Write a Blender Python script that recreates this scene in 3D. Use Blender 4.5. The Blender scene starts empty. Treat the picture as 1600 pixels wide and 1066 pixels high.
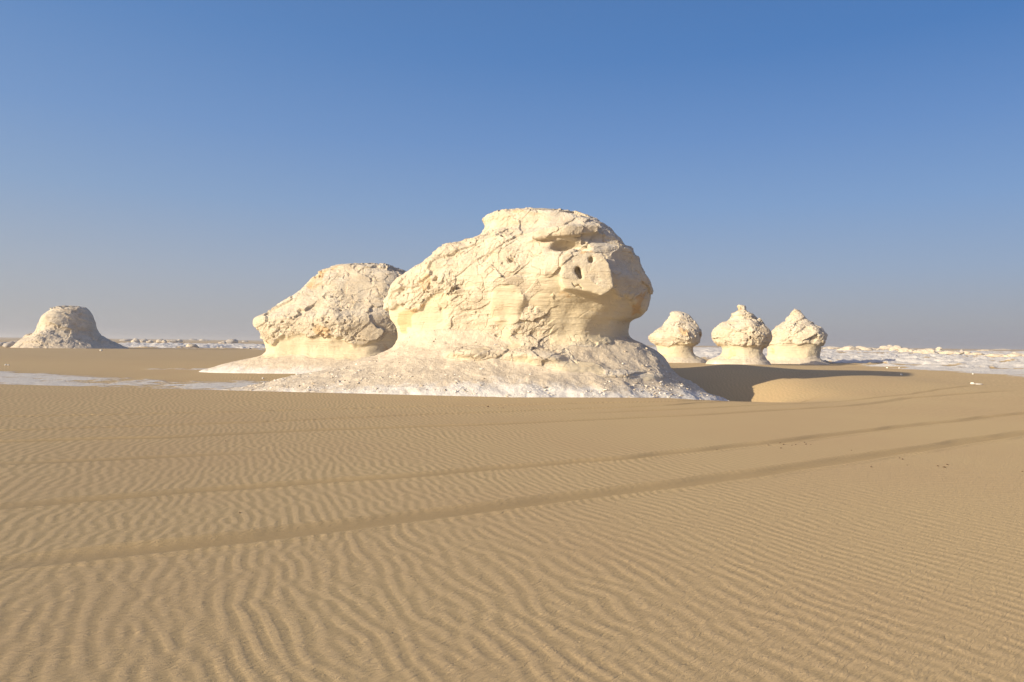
import bpy, math, random
import numpy as np
from mathutils import Vector, Matrix

# ------------------------------------------------------------------ camera, sky, sun, exposure
sc = bpy.context.scene
COL = sc.collection
F = 1067.0                      # focal length in photo pixels (photo 1600 x 1066)
CAM_Z = 1.7
ROLL = math.atan(19.0 / 1600.0)
PITCH = 3.5                     # the level line runs this many photo pixels below the centre

cam = bpy.data.cameras.new('camera')
cam.sensor_width = 36.0
cam.lens = 36.0 * F / 1600.0
cam.clip_start = 0.1
cam.clip_end = 20000.0
cam_o = bpy.data.objects.new('camera', cam)
COL.objects.link(cam_o)
cam_o.matrix_world = (Matrix.Translation((0, 0, CAM_Z)) @
                      Matrix.Rotation(math.radians(90) + math.atan(PITCH / F), 4, 'X') @
                      Matrix.Rotation(ROLL, 4, 'Z'))
sc.camera = cam_o

SUN_EL = math.radians(15.0)
SUN_AZ = math.radians(57.0)     # heading in which the light travels, clockwise from +Y
travel = Vector((math.sin(SUN_AZ) * math.cos(SUN_EL), math.cos(SUN_AZ) * math.cos(SUN_EL), -math.sin(SUN_EL)))
world = bpy.data.worlds.new('World')
sc.world = world
world.use_nodes = True
wn, wl = world.node_tree.nodes, world.node_tree.links
bg = wn['Background']
sky = wn.new('ShaderNodeTexSky')
sky.sky_type = 'NISHITA'
sky.sun_disc = False
sky.sun_elevation = SUN_EL
sky.sun_rotation = SUN_AZ + math.pi
sky.altitude = 100.0
sky.air_density = 1.3
sky.dust_density = 2.0
sky.ozone_density = 2.0
wl.new(sky.outputs[0], bg.inputs[0])
bg.inputs[1].default_value = 0.15
EXPOSURE = 0.75
# the haze of the desert air greys and levels the lower sky: elevation ramps mixed over the sky model
def _wramp(stops):
    r = wn.new('ShaderNodeValToRGB')
    while len(r.color_ramp.elements) < len(stops):
        r.color_ramp.elements.new(0.5)
    for e, (p, c) in zip(r.color_ramp.elements, stops):
        e.position = p
        e.color = (*[((v / 255 + 0.055) / 1.055) ** 2.4 / 2 ** EXPOSURE / 0.15 for v in c], 1)
    return r
_g = wn.new('ShaderNodeTexCoord')
_x = wn.new('ShaderNodeSeparateXYZ')
wl.new(_g.outputs['Generated'], _x.inputs[0])
SKY_L = _wramp([(0.0, (178, 176, 179)), (0.03, (174, 175, 180)), (0.10, (160, 171, 190)), (0.19, (136, 162, 198)), (0.28, (116, 150, 198)), (0.40, (94, 135, 190)), (0.7, (62, 98, 150)), (1.0, (52, 84, 132))])
SKY_R = _wramp([(0.0, (157, 157, 168)), (0.03, (157, 161, 173)), (0.10, (139, 158, 190)), (0.19, (116, 149, 197)), (0.28, (94, 134, 192)), (0.38, (66, 116, 181)), (0.7, (50, 92, 150)), (1.0, (46, 80, 130))])
for r in (SKY_L, SKY_R):
    wl.new(_x.outputs['Z'], r.inputs[0])
_az = wn.new('ShaderNodeMapRange')
_az.inputs['From Min'].default_value = -0.6; _az.inputs['From Max'].default_value = 0.6
wl.new(_x.outputs['X'], _az.inputs['Value'])
_m1 = wn.new('ShaderNodeMix'); _m1.data_type = 'RGBA'
wl.new(_az.outputs[0], _m1.inputs[0]); wl.new(SKY_L.outputs[0], _m1.inputs[6]); wl.new(SKY_R.outputs[0], _m1.inputs[7])
_m2 = wn.new('ShaderNodeMix'); _m2.data_type = 'RGBA'
_m2.inputs[0].default_value = 0.94
wl.new(sky.outputs[0], _m2.inputs[6]); wl.new(_m1.outputs[2], _m2.inputs[7])
# warm glow added round the unseen low sun behind the camera, for warmer fill
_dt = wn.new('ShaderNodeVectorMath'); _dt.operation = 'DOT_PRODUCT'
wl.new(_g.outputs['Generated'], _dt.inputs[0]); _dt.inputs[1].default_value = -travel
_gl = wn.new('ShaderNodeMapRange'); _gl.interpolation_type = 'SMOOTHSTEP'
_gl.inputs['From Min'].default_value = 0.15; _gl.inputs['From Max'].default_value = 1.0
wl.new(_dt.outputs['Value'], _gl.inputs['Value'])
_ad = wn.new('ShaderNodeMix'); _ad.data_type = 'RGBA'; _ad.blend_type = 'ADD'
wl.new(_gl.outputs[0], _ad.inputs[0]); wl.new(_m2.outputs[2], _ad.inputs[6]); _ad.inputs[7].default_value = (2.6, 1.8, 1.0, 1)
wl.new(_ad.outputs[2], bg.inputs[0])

sun = bpy.data.lights.new('sun', 'SUN')
sun.energy = 4.1
sun.angle = math.radians(0.55)
sun.color = (1.0, 0.85, 0.62)
sun_o = bpy.data.objects.new('sun', sun)
COL.objects.link(sun_o)
sun_o.rotation_euler = travel.to_track_quat('-Z', 'Y').to_euler()

sc.view_settings.view_transform = 'Standard'
sc.view_settings.look = 'None'
sc.view_settings.exposure = EXPOSURE
sc.view_settings.gamma = 1.0

# ------------------------------------------------------------------ numeric helpers
f32 = np.float32
def S(a, b, x):
    t = np.clip((x - a) / (b - a), 0, 1)
    return t * t * (3 - 2 * t)

_r = np.random.RandomState(5)
_G = _r.normal(size=(512, 3)).astype(f32)
_G /= np.linalg.norm(_G, axis=1)[:, None]
_PT = _r.permutation(4096).astype(np.int32)
def _hash(x, y, z, seed):
    h = _PT[(x + seed * 131) & 4095]
    h = _PT[(h + y) & 4095]
    return _PT[(h + z) & 4095] & 511

def perlin(p, seed=0):
    out = np.empty(len(p), f32)
    CH = 400000
    for s in range(0, len(p), CH):
        q = p[s:s + CH].astype(f32)
        fl = np.floor(q)
        i = fl.astype(np.int32)
        w = q - fl
        u = w * w * w * (w * (w * 6 - 15) + 10)
        r = 0
        for dx in (0, 1):
            ux = u[:, 0] if dx else 1 - u[:, 0]
            for dy in (0, 1):
                uy = u[:, 1] if dy else 1 - u[:, 1]
                for dz in (0, 1):
                    uz = u[:, 2] if dz else 1 - u[:, 2]
                    g = _G[_hash(i[:, 0] + dx, i[:, 1] + dy, i[:, 2] + dz, seed)]
                    d = g[:, 0] * (w[:, 0] - dx) + g[:, 1] * (w[:, 1] - dy) + g[:, 2] * (w[:, 2] - dz)
                    r = r + d * (ux * uy * uz)
        out[s:s + CH] = r * 1.5
    return out

def fbm(p, seed=0, octv=3, gain=0.5, lac=2.03):
    r, a = 0, 1.0
    q = p.astype(f32)
    for k in range(octv):
        r = r + a * perlin(q, seed + k)
        q = q * lac
        a *= gain
    return r

def xy3(x, y, z=0.0):
    x = np.asarray(x, f32).ravel()
    return np.stack([x, np.asarray(y, f32).ravel(), np.full(x.shape, z, f32)], 1)

# ------------------------------------------------------------------ picture -> place
def uv(px, py):
    """photo pixel -> (sideways, down) slopes of its sight line, camera roll and tilt taken out"""
    dx, dy = px - 800.0, py - 533.0
    c, s = math.cos(ROLL), math.sin(ROLL)
    return (dx * c + dy * s) / F, (-dx * s + dy * c - PITCH) / F

def ground_pt(px, py, g=0.0):
    u, v = uv(px, py)
    y = (CAM_Z - g) / v
    return u * y, y

# ------------------------------------------------------------------ ground height
def crest_y(x):
    return np.interp(x, [-60, -19, -8.7, 0, 4, 7.2, 10, 14], [31, 25.0, 23.1, 21.7, 22.2, 23.4, 25.5, 30])

def terrain(x, y):
    x = np.asarray(x, f32); y = np.asarray(y, f32)
    h = np.zeros_like(x)
    # the crust floor behind the near sand crest
    d = y - crest_y(x)
    side = 1 - S(9, 13.5, x)
    back = 1 - S(14, 30, d)
    h = h - 0.42 * S(-0.4, 2.6, d) * side * back
    # scour on the right flank of the great rock
    h = h - 0.80 * np.exp(-(np.abs((x - 8.3) / 2.7) ** 2.6 + np.abs((y - 27.6) / 4.3) ** 2.6))
    h = h + 0.85 * np.exp(-(((x - 7.0) / 8.0) ** 2 + ((y - 39.5) / 6.0) ** 2))
    h = h + 0.22 * np.exp(-(((x - 19) / 8.0) ** 2 + ((y - 51) / 9) ** 2))
    h = h + 0.24 * np.exp(-(((x - 15.5) / 5.0) ** 2 + ((y - 32.5) / 6.0) ** 2))
    # sand swell left, in front of the second rock
    h = h + 0.16 * np.exp(-(((x + 8) / 12.0) ** 2 + ((y - 38) / 4.0) ** 2))
    # broad swells
    far = S(20, 60, y)
    h = h + far * 0.22 * np.sin(x * 0.031 + 1.0) * np.sin(y * 0.043 + 0.6)
    return h

SUNV = (math.sin(SUN_AZ), math.cos(SUN_AZ))

def chalk_mask(x, y):
    """white chalk crust, 0..1, on the plain"""
    u = x / np.maximum(y, 1)
    n = fbm(xy3(x * 0.05, y * 0.09, 3.0), 40, 4).reshape(np.shape(x))
    n2 = fbm(xy3(x * 0.33, y * 0.5, 9.0), 44, 3).reshape(np.shape(x))
    # right-hand field
    start = np.interp(u, [0.2, 0.30, 0.46, 0.60, 0.75, 1.2], [105, 96, 76, 53, 39.5, 30])
    m = S(-0.06, 0.10, (y - start) / start + n * 0.22) * S(0.16, 0.22, u) * (y > 25)
    band = S(-0.02, 0.22, fbm(xy3(x * 0.014 + 7, y * 0.055, 1.0), 61, 4, 0.6).reshape(np.shape(x)))
    m = m * (1 - 0.92 * band * (0.25 + 0.75 * S(0.42, 0.5, u)))
    # tongues of blown sand lying across the field
    for (ux, us, yy, ys) in ((0.53, 0.10, 72, 3.2), (0.50, 0.05, 86, 3.0), (0.71, 0.07, 57.5, 2.0), (0.62, 0.05, 64, 1.5), (0.74, 0.05, 88, 5), (0.60, 0.06, 118, 7), (0.73, 0.10, 160, 16)):
        q = np.exp(-(((u - ux) / us) ** 2 + ((y - yy + n2 * ys * 1.6) / ys) ** 2) ** 1.5)
        m = m * (1 - 0.95 * S(0.25, 0.65, q))
    # left-hand field beyond 130 m
    ml = S(-0.05, 0.15, (y - 135) / 135 + n * 0.35) * (1 - S(-0.10, 0.1, u)) * S(-0.60, -0.56, u)
    ml = ml * (1 - 0.85 * S(210, 260, y))
    m = np.maximum(m, ml)
    m = m * (1 - S(420, 650, np.hypot(x, y)))
    # crust on the low floor behind the crest, left of the great rock
    d = y - crest_y(x)
    yt = np.interp(u, [-1.2, -0.85, -0.75, -0.58, -0.45, -0.375, -0.2], [44, 43, 42, 36.5, 34, 33.5, 33])
    lo = 0.92 * S(0.2, 0.8, d) * (1 - S(-1.6, 1.6, y - yt + n2 * 3.0)) * (1 - S(-4, 0, x))
    lo = lo * (0.42 + 0.22 * S(-0.62, -0.70, u + 0.1 * n) + 0.30 * S(-0.15, 0.3, n2) + 0.35 * S(-0.46, -0.36, u + 0.12 * n2))
    m = np.maximum(m, lo)
    # streak to the left of the second rock
    st = np.exp(-(np.abs((y - 45.2 - 0.05 * (x + 20)) / 0.9) ** 3)) * S(-27, -21, x) * (1 - S(-12, -8, x)) * 0.8
    m = np.maximum(m, st * (0.6 + 0.4 * S(-0.2, 0.2, n2)))
    # the foot of the scour
    sc_ = np.exp(-(((x - 7.2) / 1.5) ** 2 + ((y - 25.2) / 1.4) ** 2))
    m = np.maximum(m, 0.9 * S(0.3, 0.7, sc_ + 0.25 * n2))
    return np.clip(m, 0, 1)

# ripple relief: band-limited noise tile, crests across the wind
def ripple_tile(n, size, wav, ang, spread, band, seed):
    r = np.random.RandomState(seed)
    k = np.fft.fftfreq(n, size / n) * 1.0
    KX, KY = np.meshgrid(k, k, indexing='ij')
    K = np.hypot(KX, KY) + 1e-9
    A = np.arctan2(KX, KY) - ang
    A = (A + math.pi / 2) % math.pi - math.pi / 2
    k0 = 1.0 / wav
    spec = np.exp(-((np.log(K / k0)) / band) ** 2) * np.exp(-(A / spread) ** 2)
    z = np.fft.fft2(r.normal(size=(n, n))) * spec
    a = np.fft.ifft2(z).real
    a /= a.std()
    return a.astype(f32)

TN, TS = 1280, 14.0
T1 = ripple_tile(TN, TS, 0.138, SUN_AZ - 0.02, 0.38, 0.30, 3)
T2 = ripple_tile(TN, TS, 0.098, SUN_AZ + 0.05, 0.36, 0.26, 8)
def tile(T, x, y):
    gx = (x / TS * TN) % TN; gy = (y / TS * TN) % TN
    ix = np.floor(gx).astype(np.int32); iy = np.floor(gy).astype(np.int32)
    fx = (gx - ix).astype(f32); fy = (gy - iy).astype(f32)
    ix %= TN; iy %= TN
    jx = (ix + 1) % TN; jy = (iy + 1) % TN
    return (T[ix, iy] * (1 - fx) * (1 - fy) + T[jx, iy] * fx * (1 - fy) + T[ix, jy] * (1 - fx) * fy + T[jx, jy] * fx * fy)

TRACKS = [  # photo points, half width (m), depth (m)
    ([(-300, 815), (0, 792), (300, 768), (640, 744), (950, 718), (1200, 693), (1400, 668), (1600, 646), (1900, 612)], 0.125, 0.032),
    ([(-300, 915), (0, 882), (200, 860), (400, 840), (640, 810), (800, 790), (1000, 764), (1200, 738), (1400, 708), (1600, 677), (1900, 640)], 0.155, 0.042),
    ([(-300, 660), (0, 651), (200, 648), (400, 643), (640, 636), (800, 633), (1060, 627), (1180, 619)], 0.08, 0.035),
    ([(-300, 680), (0, 673), (200, 667), (400, 660), (640, 649), (800, 643), (1040, 634), (1300, 613)], 0.09, 0.035),
    ([(-200, 735), (0, 724), (200, 717), (380, 708), (520, 702)], 0.12, 0.018),
    ([(-200, 694), (0, 690), (250, 684), (500, 672), (800, 662), (1100, 648), (1330, 634), (1420, 623), (1600, 612)], 0.14, 0.022),
    ([(860, 648), (1060, 640), (1240, 630), (1420, 618), (1540, 605)], 0.10, 0.018),
]
TRACKW = [([ground_pt(*p) for p in pl], w, d) for pl, w, d in TRACKS]

def track_fields(x, y):
    """(height change, ripple fade) left by wheels"""
    dz = np.zeros_like(x); fade = np.zeros_like(x)
    ok = (y > 3) & (y < 48) & (np.abs(x) < 45)
    X, Y = x[ok], y[ok]
    D = np.zeros_like(X); Fd = np.zeros_like(X)
    wob = perlin(xy3(X * 0.8, Y * 0.8, 5.0), 77) * 0.07
    dep = 1.0 + 0.5 * perlin(xy3(X * 0.6, Y * 0.6, 8.0), 78)
    for pl, w, d in TRACKW:
        best = np.full(X.shape, 1e9, f32); sg = np.zeros_like(X)
        for (ax, ay), (bx, by) in zip(pl[:-1], pl[1:]):
            vx, vy = bx - ax, by - ay
            L = vx * vx + vy * vy
            t = np.clip(((X - ax) * vx + (Y - ay) * vy) / L, 0, 1)
            ex, ey = X - ax - t * vx, Y - ay - t * vy
            dd = np.hypot(ex, ey)
            near = dd < best
            best = np.where(near, dd, best)
            sg = np.where(near, np.sign(ex * vy - ey * vx), sg)
        s = best * sg + wob
        a = np.abs(s) / w
        taper = S(0.1, 2.5, np.hypot(X - pl[0][0], Y - pl[0][1])) * S(0.1, 2.5, np.hypot(X - pl[-1][0], Y - pl[-1][1]))
        D += taper * d * dep * (-np.exp(-a ** 2.6) + 0.7 * np.exp(-((a - 1.38) / 0.28) ** 2))
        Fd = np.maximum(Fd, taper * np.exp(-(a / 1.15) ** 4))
    dz[ok] = D; fade[ok] = Fd
    return dz, fade

def sand_relief(x, y):
    """ripples and wheel ruts; returns (dz, crest 0..1, rut 0..1)"""
    n0 = x.size
    dz, fade = track_fields(x, y)
    near = (np.hypot(x, y) < 60)
    X, Y = x[near], y[near]
    wx = perlin(xy3(X * 0.35, Y * 0.35, 1.0), 11) * 0.30 + perlin(xy3(X * 1.7, Y * 1.7, 4.0), 13) * 0.05
    wy = perlin(xy3(X * 0.35, Y * 0.35, 2.0), 12) * 0.30
    # the ripple train swings a little from left to right
    rot = 0.10 - 0.016 * X
    rot = np.clip(rot, -0.24, 0.2)
    c, s = np.cos(rot), np.sin(rot)
    xr, yr = X * c - Y * s, X * s + Y * c
    a = tile(T1, xr + wx, yr + wy)
    b = tile(T2, X + wx * 0.7, Y + wy * 0.7)
    right = S(1.0, 9.0, X + 0.12 * Y)
    r = a * (1 - right) + b * right
    amp = (0.00095 * (1 - right) + 0.00062 * right) * (0.75 + 0.55 * perlin(xy3(X * 0.16, Y * 0.16, 6.0), 15))
    amp = amp * (1 - 0.25 * S(12, 26, np.hypot(X, Y))) * np.clip(1.0 + 0.7 * perlin(xy3(X * 0.7, Y * 0.7, 16.0), 19), 0.35, 1.6)
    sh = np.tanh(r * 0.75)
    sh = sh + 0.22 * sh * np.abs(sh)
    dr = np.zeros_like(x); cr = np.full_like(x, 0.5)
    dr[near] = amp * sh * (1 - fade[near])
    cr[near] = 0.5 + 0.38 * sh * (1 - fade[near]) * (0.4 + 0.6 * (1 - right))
    return dz + dr, cr, fade

# ------------------------------------------------------------------ mesh helpers
def mesh_np(name, V, Q, mats, attrs=None, smooth=True, tri=False):
    me = bpy.data.meshes.new(name)
    n = 3 if tri else 4
    me.vertices.add(len(V)); me.vertices.foreach_set('co', np.ascontiguousarray(V, f32).ravel())
    me.loops.add(len(Q) * n); me.loops.foreach_set('vertex_index', np.ascontiguousarray(Q, np.int32).ravel())
    me.polygons.add(len(Q))
    me.polygons.foreach_set('loop_start', np.arange(0, len(Q) * n, n, dtype=np.int32))
    me.polygons.foreach_set('loop_total', np.full(len(Q), n, np.int32))
    me.polygons.foreach_set('use_smooth', np.full(len(Q), smooth, bool))
    me.update(calc_edges=True)
    for k, v in (attrs or {}).items():
        at = me.attributes.new(k, 'FLOAT', 'POINT')
        at.data.foreach_set('value', np.ascontiguousarray(v, f32))
    for m in (mats if isinstance(mats, (list, tuple)) else [mats]):
        me.materials.append(m)
    return me

def link(name, data, parent=None, **props):
    o = bpy.data.objects.new(name, data)
    COL.objects.link(o)
    if parent is not None:
        o.parent = parent
    for k, v in props.items():
        if v is not None:
            o[k] = v
    return o

def thing(name, loc, label, cat, group=None, rz=0.0):
    o = link(name, None, None, label=label, category=cat, group=group)
    o.location = loc
    o.rotation_euler = (0, 0, rz)
    o.empty_display_size = 0.5
    return o

# ------------------------------------------------------------------ materials
def new_mat(name):
    m = bpy.data.materials.new(name)
    m.use_nodes = True
    nt = m.node_tree
    b = nt.nodes['Principled BSDF']
    b.inputs['Roughness'].default_value = 0.95
    b.inputs['Specular IOR Level'].default_value = 0.12
    b.inputs['Diffuse Roughness'].default_value = 0.13
    return m, nt, b

class NB:
    """small node builder"""
    def __init__(self, nt):
        self.nt = nt
    def attr(self, n):
        a = self.nt.nodes.new('ShaderNodeAttribute'); a.attribute_name = n
        return a.outputs['Fac']
    def noise(self, scale, detail=4, rough=0.5, dist=0.0, vec=None, typ='FBM'):
        a = self.nt.nodes.new('ShaderNodeTexNoise')
        a.noise_type = typ
        a.inputs['Scale'].default_value = scale
        a.inputs['Detail'].default_value = detail
        a.inputs['Roughness'].default_value = rough
        a.inputs['Distortion'].default_value = dist
        self.nt.links.new(vec if vec is not None else self.pos(), a.inputs['Vector'])
        return a.outputs['Fac']
    def vor(self, scale, vec=None, feature='F1', rand=1.0):
        a = self.nt.nodes.new('ShaderNodeTexVoronoi'); a.feature = feature
        a.inputs['Scale'].default_value = scale
        a.inputs['Randomness'].default_value = rand
        self.nt.links.new(vec if vec is not None else self.pos(), a.inputs['Vector'])
        return a.outputs['Distance']
    def pos(self):
        if not hasattr(self, '_p'):
            self._p = self.nt.nodes.new('ShaderNodeNewGeometry')
        return self._p.outputs['Position']
    def normal_z(self):
        self.pos()
        s = self.nt.nodes.new('ShaderNodeSeparateXYZ')
        self.nt.links.new(self._p.outputs['True Normal'], s.inputs[0])
        return s.outputs['Z']
    def mapping(self, rot=(0, 0, 0), scale=(1, 1, 1), vec=None):
        a = self.nt.nodes.new('ShaderNodeMapping')
        a.inputs['Rotation'].default_value = rot
        a.inputs['Scale'].default_value = scale
        self.nt.links.new(vec if vec is not None else self.pos(), a.inputs['Vector'])
        return a.outputs[0]
    def put(self, sock, v):
        if isinstance(v, (int, float)):
            sock.default_value = v
        elif isinstance(v, tuple):
            sock.default_value = (*v, 1.0) if len(v) == 3 and len(sock.default_value) == 4 else v
        else:
            self.nt.links.new(v, sock)
    def math(self, op, a, b=None, c=None, clamp=False):
        m = self.nt.nodes.new('ShaderNodeMath'); m.operation = op; m.use_clamp = clamp
        self.put(m.inputs[0], a)
        if b is not None: self.put(m.inputs[1], b)
        if c is not None: self.put(m.inputs[2], c)
        return m.outputs[0]
    def ramp(self, v, a, b, lo=0.0, hi=1.0):
        m = self.nt.nodes.new('ShaderNodeMapRange')
        m.interpolation_type = 'SMOOTHSTEP'
        self.put(m.inputs['Value'], v)
        m.inputs['From Min'].default_value = a; m.inputs['From Max'].default_value = b
        m.inputs['To Min'].default_value = lo; m.inputs['To Max'].default_value = hi
        return m.outputs[0]
    def mix(self, fac, a, b, blend='MIX'):
        m = self.nt.nodes.new('ShaderNodeMix'); m.data_type = 'RGBA'; m.blend_type = blend
        self.put(m.inputs[0], fac); self.put(m.inputs[6], a); self.put(m.inputs[7], b)
        return m.outputs[2]
    def bump(self, h, dist, strength=1.0, normal=None):
        m = self.nt.nodes.new('ShaderNodeBump')
        m.inputs['Strength'].default_value = strength
        m.inputs['Distance'].default_value = dist
        self.put(m.inputs['Height'], h)
        if normal is not None: self.nt.links.new(normal, m.inputs['Normal'])
        return m.outputs[0]

SAND = (0.470, 0.345, 0.205)
def ground_material():
    m, nt, b = new_mat('sand_and_chalk_ground')
    n = NB(nt)
    crest, rut, chalk = n.attr('crest'), n.attr('rut'), n.attr('chalk')
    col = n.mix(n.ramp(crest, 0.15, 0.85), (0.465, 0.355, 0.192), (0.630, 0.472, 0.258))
    big = n.noise(0.25, 3, 0.55)
    col = n.mix(n.ramp(big, 0.35, 0.7, 0.0, 0.35), col, (0.500, 0.350, 0.200))
    col = n.mix(n.math('MULTIPLY', rut, 0.75), col, (0.400, 0.295, 0.155))  # ruts: coarser, darker sand, with groove shade also put into the colour
    grain = n.noise(260, 2, 0.7)
    col = n.mix(n.ramp(grain, 0.3, 0.7, 0.0, 0.22), col, (0.30, 0.215, 0.125))
    # chalk
    cn = n.noise(1.7, 6, 0.62)
    cn2 = n.noise(9.0, 4, 0.6)
    cc = n.mix(n.ramp(cn2, 0.35, 0.65), (0.64, 0.61, 0.57), (0.78, 0.76, 0.72))
    cm = n.ramp(n.math('ADD', chalk, n.math('MULTIPLY', n.math('SUBTRACT', cn, 0.5), 1.7)), 0.30, 0.62)
    cm = n.math('MULTIPLY', cm, n.ramp(chalk, 0.02, 0.2))
    col = n.mix(cm, col, cc)
    nt.links.new(col, b.inputs['Base Color'])
    # small secondary ripples run with the wind, only on sand
    mp = n.mapping(scale=(8, 40, 8), vec=n.mapping(rot=(0, 0, -(math.pi / 2 - SUN_AZ) - 0.05)))
    fine = n.noise(1.0, 3, 0.6, 1.2, vec=mp)
    dist = nt.nodes.new('ShaderNodeCameraData')
    h = n.math('MULTIPLY', fine, n.math('MULTIPLY', n.math('SUBTRACT', 1.0, cm), n.math('SUBTRACT', 1.0, n.math('MULTIPLY', rut, 0.7))))
    bp = n.bump(h, 0.0105)
    bp = n.bump(n.noise(150, 2, 0.6), 0.0022, 1.0, bp)
    bp = n.bump(n.math('MULTIPLY', n.math('ADD', cn2, n.noise(30, 3, 0.6)), cm), 0.06, 1.0, bp)
    nt.nodes.remove(dist)
    nt.links.new(bp, b.inputs['Normal'])
    return m

def rock_material(name, warm=1.0, scale=1.0, dull=1.0, bump=1.0):
    m, nt, b = new_mat(name)
    n = NB(nt)
    k = 1.0 / scale
    crust, stain, talus = n.attr('crust'), n.attr('stain'), n.attr('talus')
    c1 = tuple(v * dull for v in (0.660, 0.570, 0.410))
    c2 = tuple(v * dull for v in (0.680, 0.605, 0.460))
    big = n.noise(0.55 * k, 4, 0.6)
    smooth = n.mix(n.ramp(big, 0.35, 0.68), c1, c2)
    lay = n.noise(1.0, 4, 0.65, 0.4, vec=n.mapping(scale=(0.35 * k, 0.35 * k, 3.2 * k)))
    smooth = n.mix(n.ramp(lay, 0.52, 0.72, 0.0, 0.30), smooth, (0.67 * dull, 0.51 * dull, 0.31 * dull))
    g = n.noise(1.6 * k, 6, 0.65)
    cr = n.mix(n.ramp(g, 0.38, 0.66), tuple(v * dull for v in (0.640, 0.550, 0.420)), tuple(v * dull for v in (0.735, 0.655, 0.520)))
    # grey weathering film settles on faces that look up
    up = n.math('MULTIPLY', n.ramp(n.normal_z(), 0.15, 0.75), n.ramp(n.noise(0.9 * k, 5, 0.65), 0.34, 0.6))
    film = (0.645 * dull, 0.60 * dull, 0.53 * dull)
    cr = n.mix(n.math('MULTIPLY', up, n.attr('film')), cr, film)
    mm = n.ramp(n.math('ADD', crust, n.math('MULTIPLY', n.math('SUBTRACT', n.noise(1.1 * k, 5, 0.65), 0.5), 0.9)), 0.32, 0.68)
    col = n.mix(mm, smooth, cr)
    sm = n.ramp(n.math('ADD', stain, n.math('MULTIPLY', n.math('SUBTRACT', n.noise(2.4 * k, 4, 0.6), 0.5), 0.8)), 0.4, 0.7, 0, 0.85)
    col = n.mix(sm, col, (0.64 * dull, 0.45 * dull, 0.25 * dull))
    # talus: beige dust, whiter and bluer towards the foot
    tn = n.noise(1.3 * k, 5, 0.7)
    tal = n.mix(n.ramp(n.noise(6.0 * k, 5, 0.7), 0.35, 0.68), tuple(v * dull for v in (0.60, 0.52, 0.41)), tuple(v * dull for v in (0.69, 0.61, 0.49)))
    foot = n.attr('foot')
    fm = n.ramp(n.math('ADD', foot, n.math('MULTIPLY', n.math('SUBTRACT', tn, 0.5), 1.3)), 0.35, 0.75)
    tal = n.mix(fm, tal, (0.76 * dull, 0.735 * dull, 0.69 * dull))
    sp = n.ramp(n.noise(22 * k, 3, 0.6), 0.58, 0.72, 0, 0.5)
    tal = n.mix(sp, tal, (0.45 * dull, 0.38 * dull, 0.30 * dull))
    col = n.mix(n.ramp(talus, 0.3, 0.7), col, tal)
    nt.links.new(col, b.inputs['Base Color'])
    rough = n.math('ADD', n.math('MULTIPLY', mm, 0.75), 0.25)
    rough = n.math('MAXIMUM', rough, n.ramp(talus, 0.3, 0.7, 0, 0.6))
    h = n.math('MULTIPLY', n.math('ADD', n.noise(7 * k, 6, 0.65), n.math('MULTIPLY', n.noise(28 * k, 4, 0.65), 0.4)), rough)
    bp = n.bump(h, 0.05 * scale * bump)
    strata = n.noise(1.0, 5, 0.65, 0.3, vec=n.mapping(scale=(0.9 * k, 0.9 * k, 9.0 * k)))
    bp = n.bump(n.math('MULTIPLY', strata, n.math('SUBTRACT', 1.0, n.ramp(talus, 0.3, 0.7))), 0.07 * scale, 1.0, bp)
    pit = n.ramp(n.vor(6.5 * k, vec=None), 0.04, 0.16)
    gate = n.ramp(n.noise(1.7 * k, 3, 0.5), 0.52, 0.62)
    pm = n.math('MULTIPLY', n.math('MULTIPLY', n.math('SUBTRACT', 1.0, pit), gate), mm)
    bp = n.bump(n.math('SUBTRACT', 1.0, pm), 0.05 * scale * bump, 1.0, bp)
    nt.links.new(bp, b.inputs['Normal'])
    return m

MAT_GROUND = ground_material()
MAT_MAIN = rock_material('chalk_limestone_near', scale=1.0)
MAT_MID = rock_material('chalk_limestone_mid', scale=1.6)
MAT_MUSH = rock_material('chalk_limestone_mushroom', scale=1.7, dull=0.97)
MAT_FAR = rock_material('chalk_limestone_far', scale=3.2, dull=1.0)
MAT_SMALL = rock_material('chalk_stone', scale=0.4)
def plain_stone(name, a, b_):
    m, nt, b = new_mat(name)
    n = NB(nt)
    nt.links.new(n.mix(n.ramp(n.noise(14, 4, 0.6), 0.35, 0.65), a, b_), b.inputs['Base Color'])
    nt.links.new(n.bump(n.noise(30, 4, 0.6), 0.02), b.inputs['Normal'])
    return m
MAT_DARK = plain_stone('dark_ironstone', (0.09, 0.06, 0.035), (0.16, 0.11, 0.07))
MAT_WHITE = plain_stone('white_chalk_chip', (0.72, 0.68, 0.60), (0.82, 0.79, 0.72))
MAT_BROWN = plain_stone('brown_stone', (0.36, 0.27, 0.16), (0.48, 0.37, 0.24))
MAT_GREY = plain_stone('shaded_far_stone', (0.40, 0.37, 0.34), (0.52, 0.48, 0.43))  # greyer stone; the shade of dark far humps is put into this colour

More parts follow.
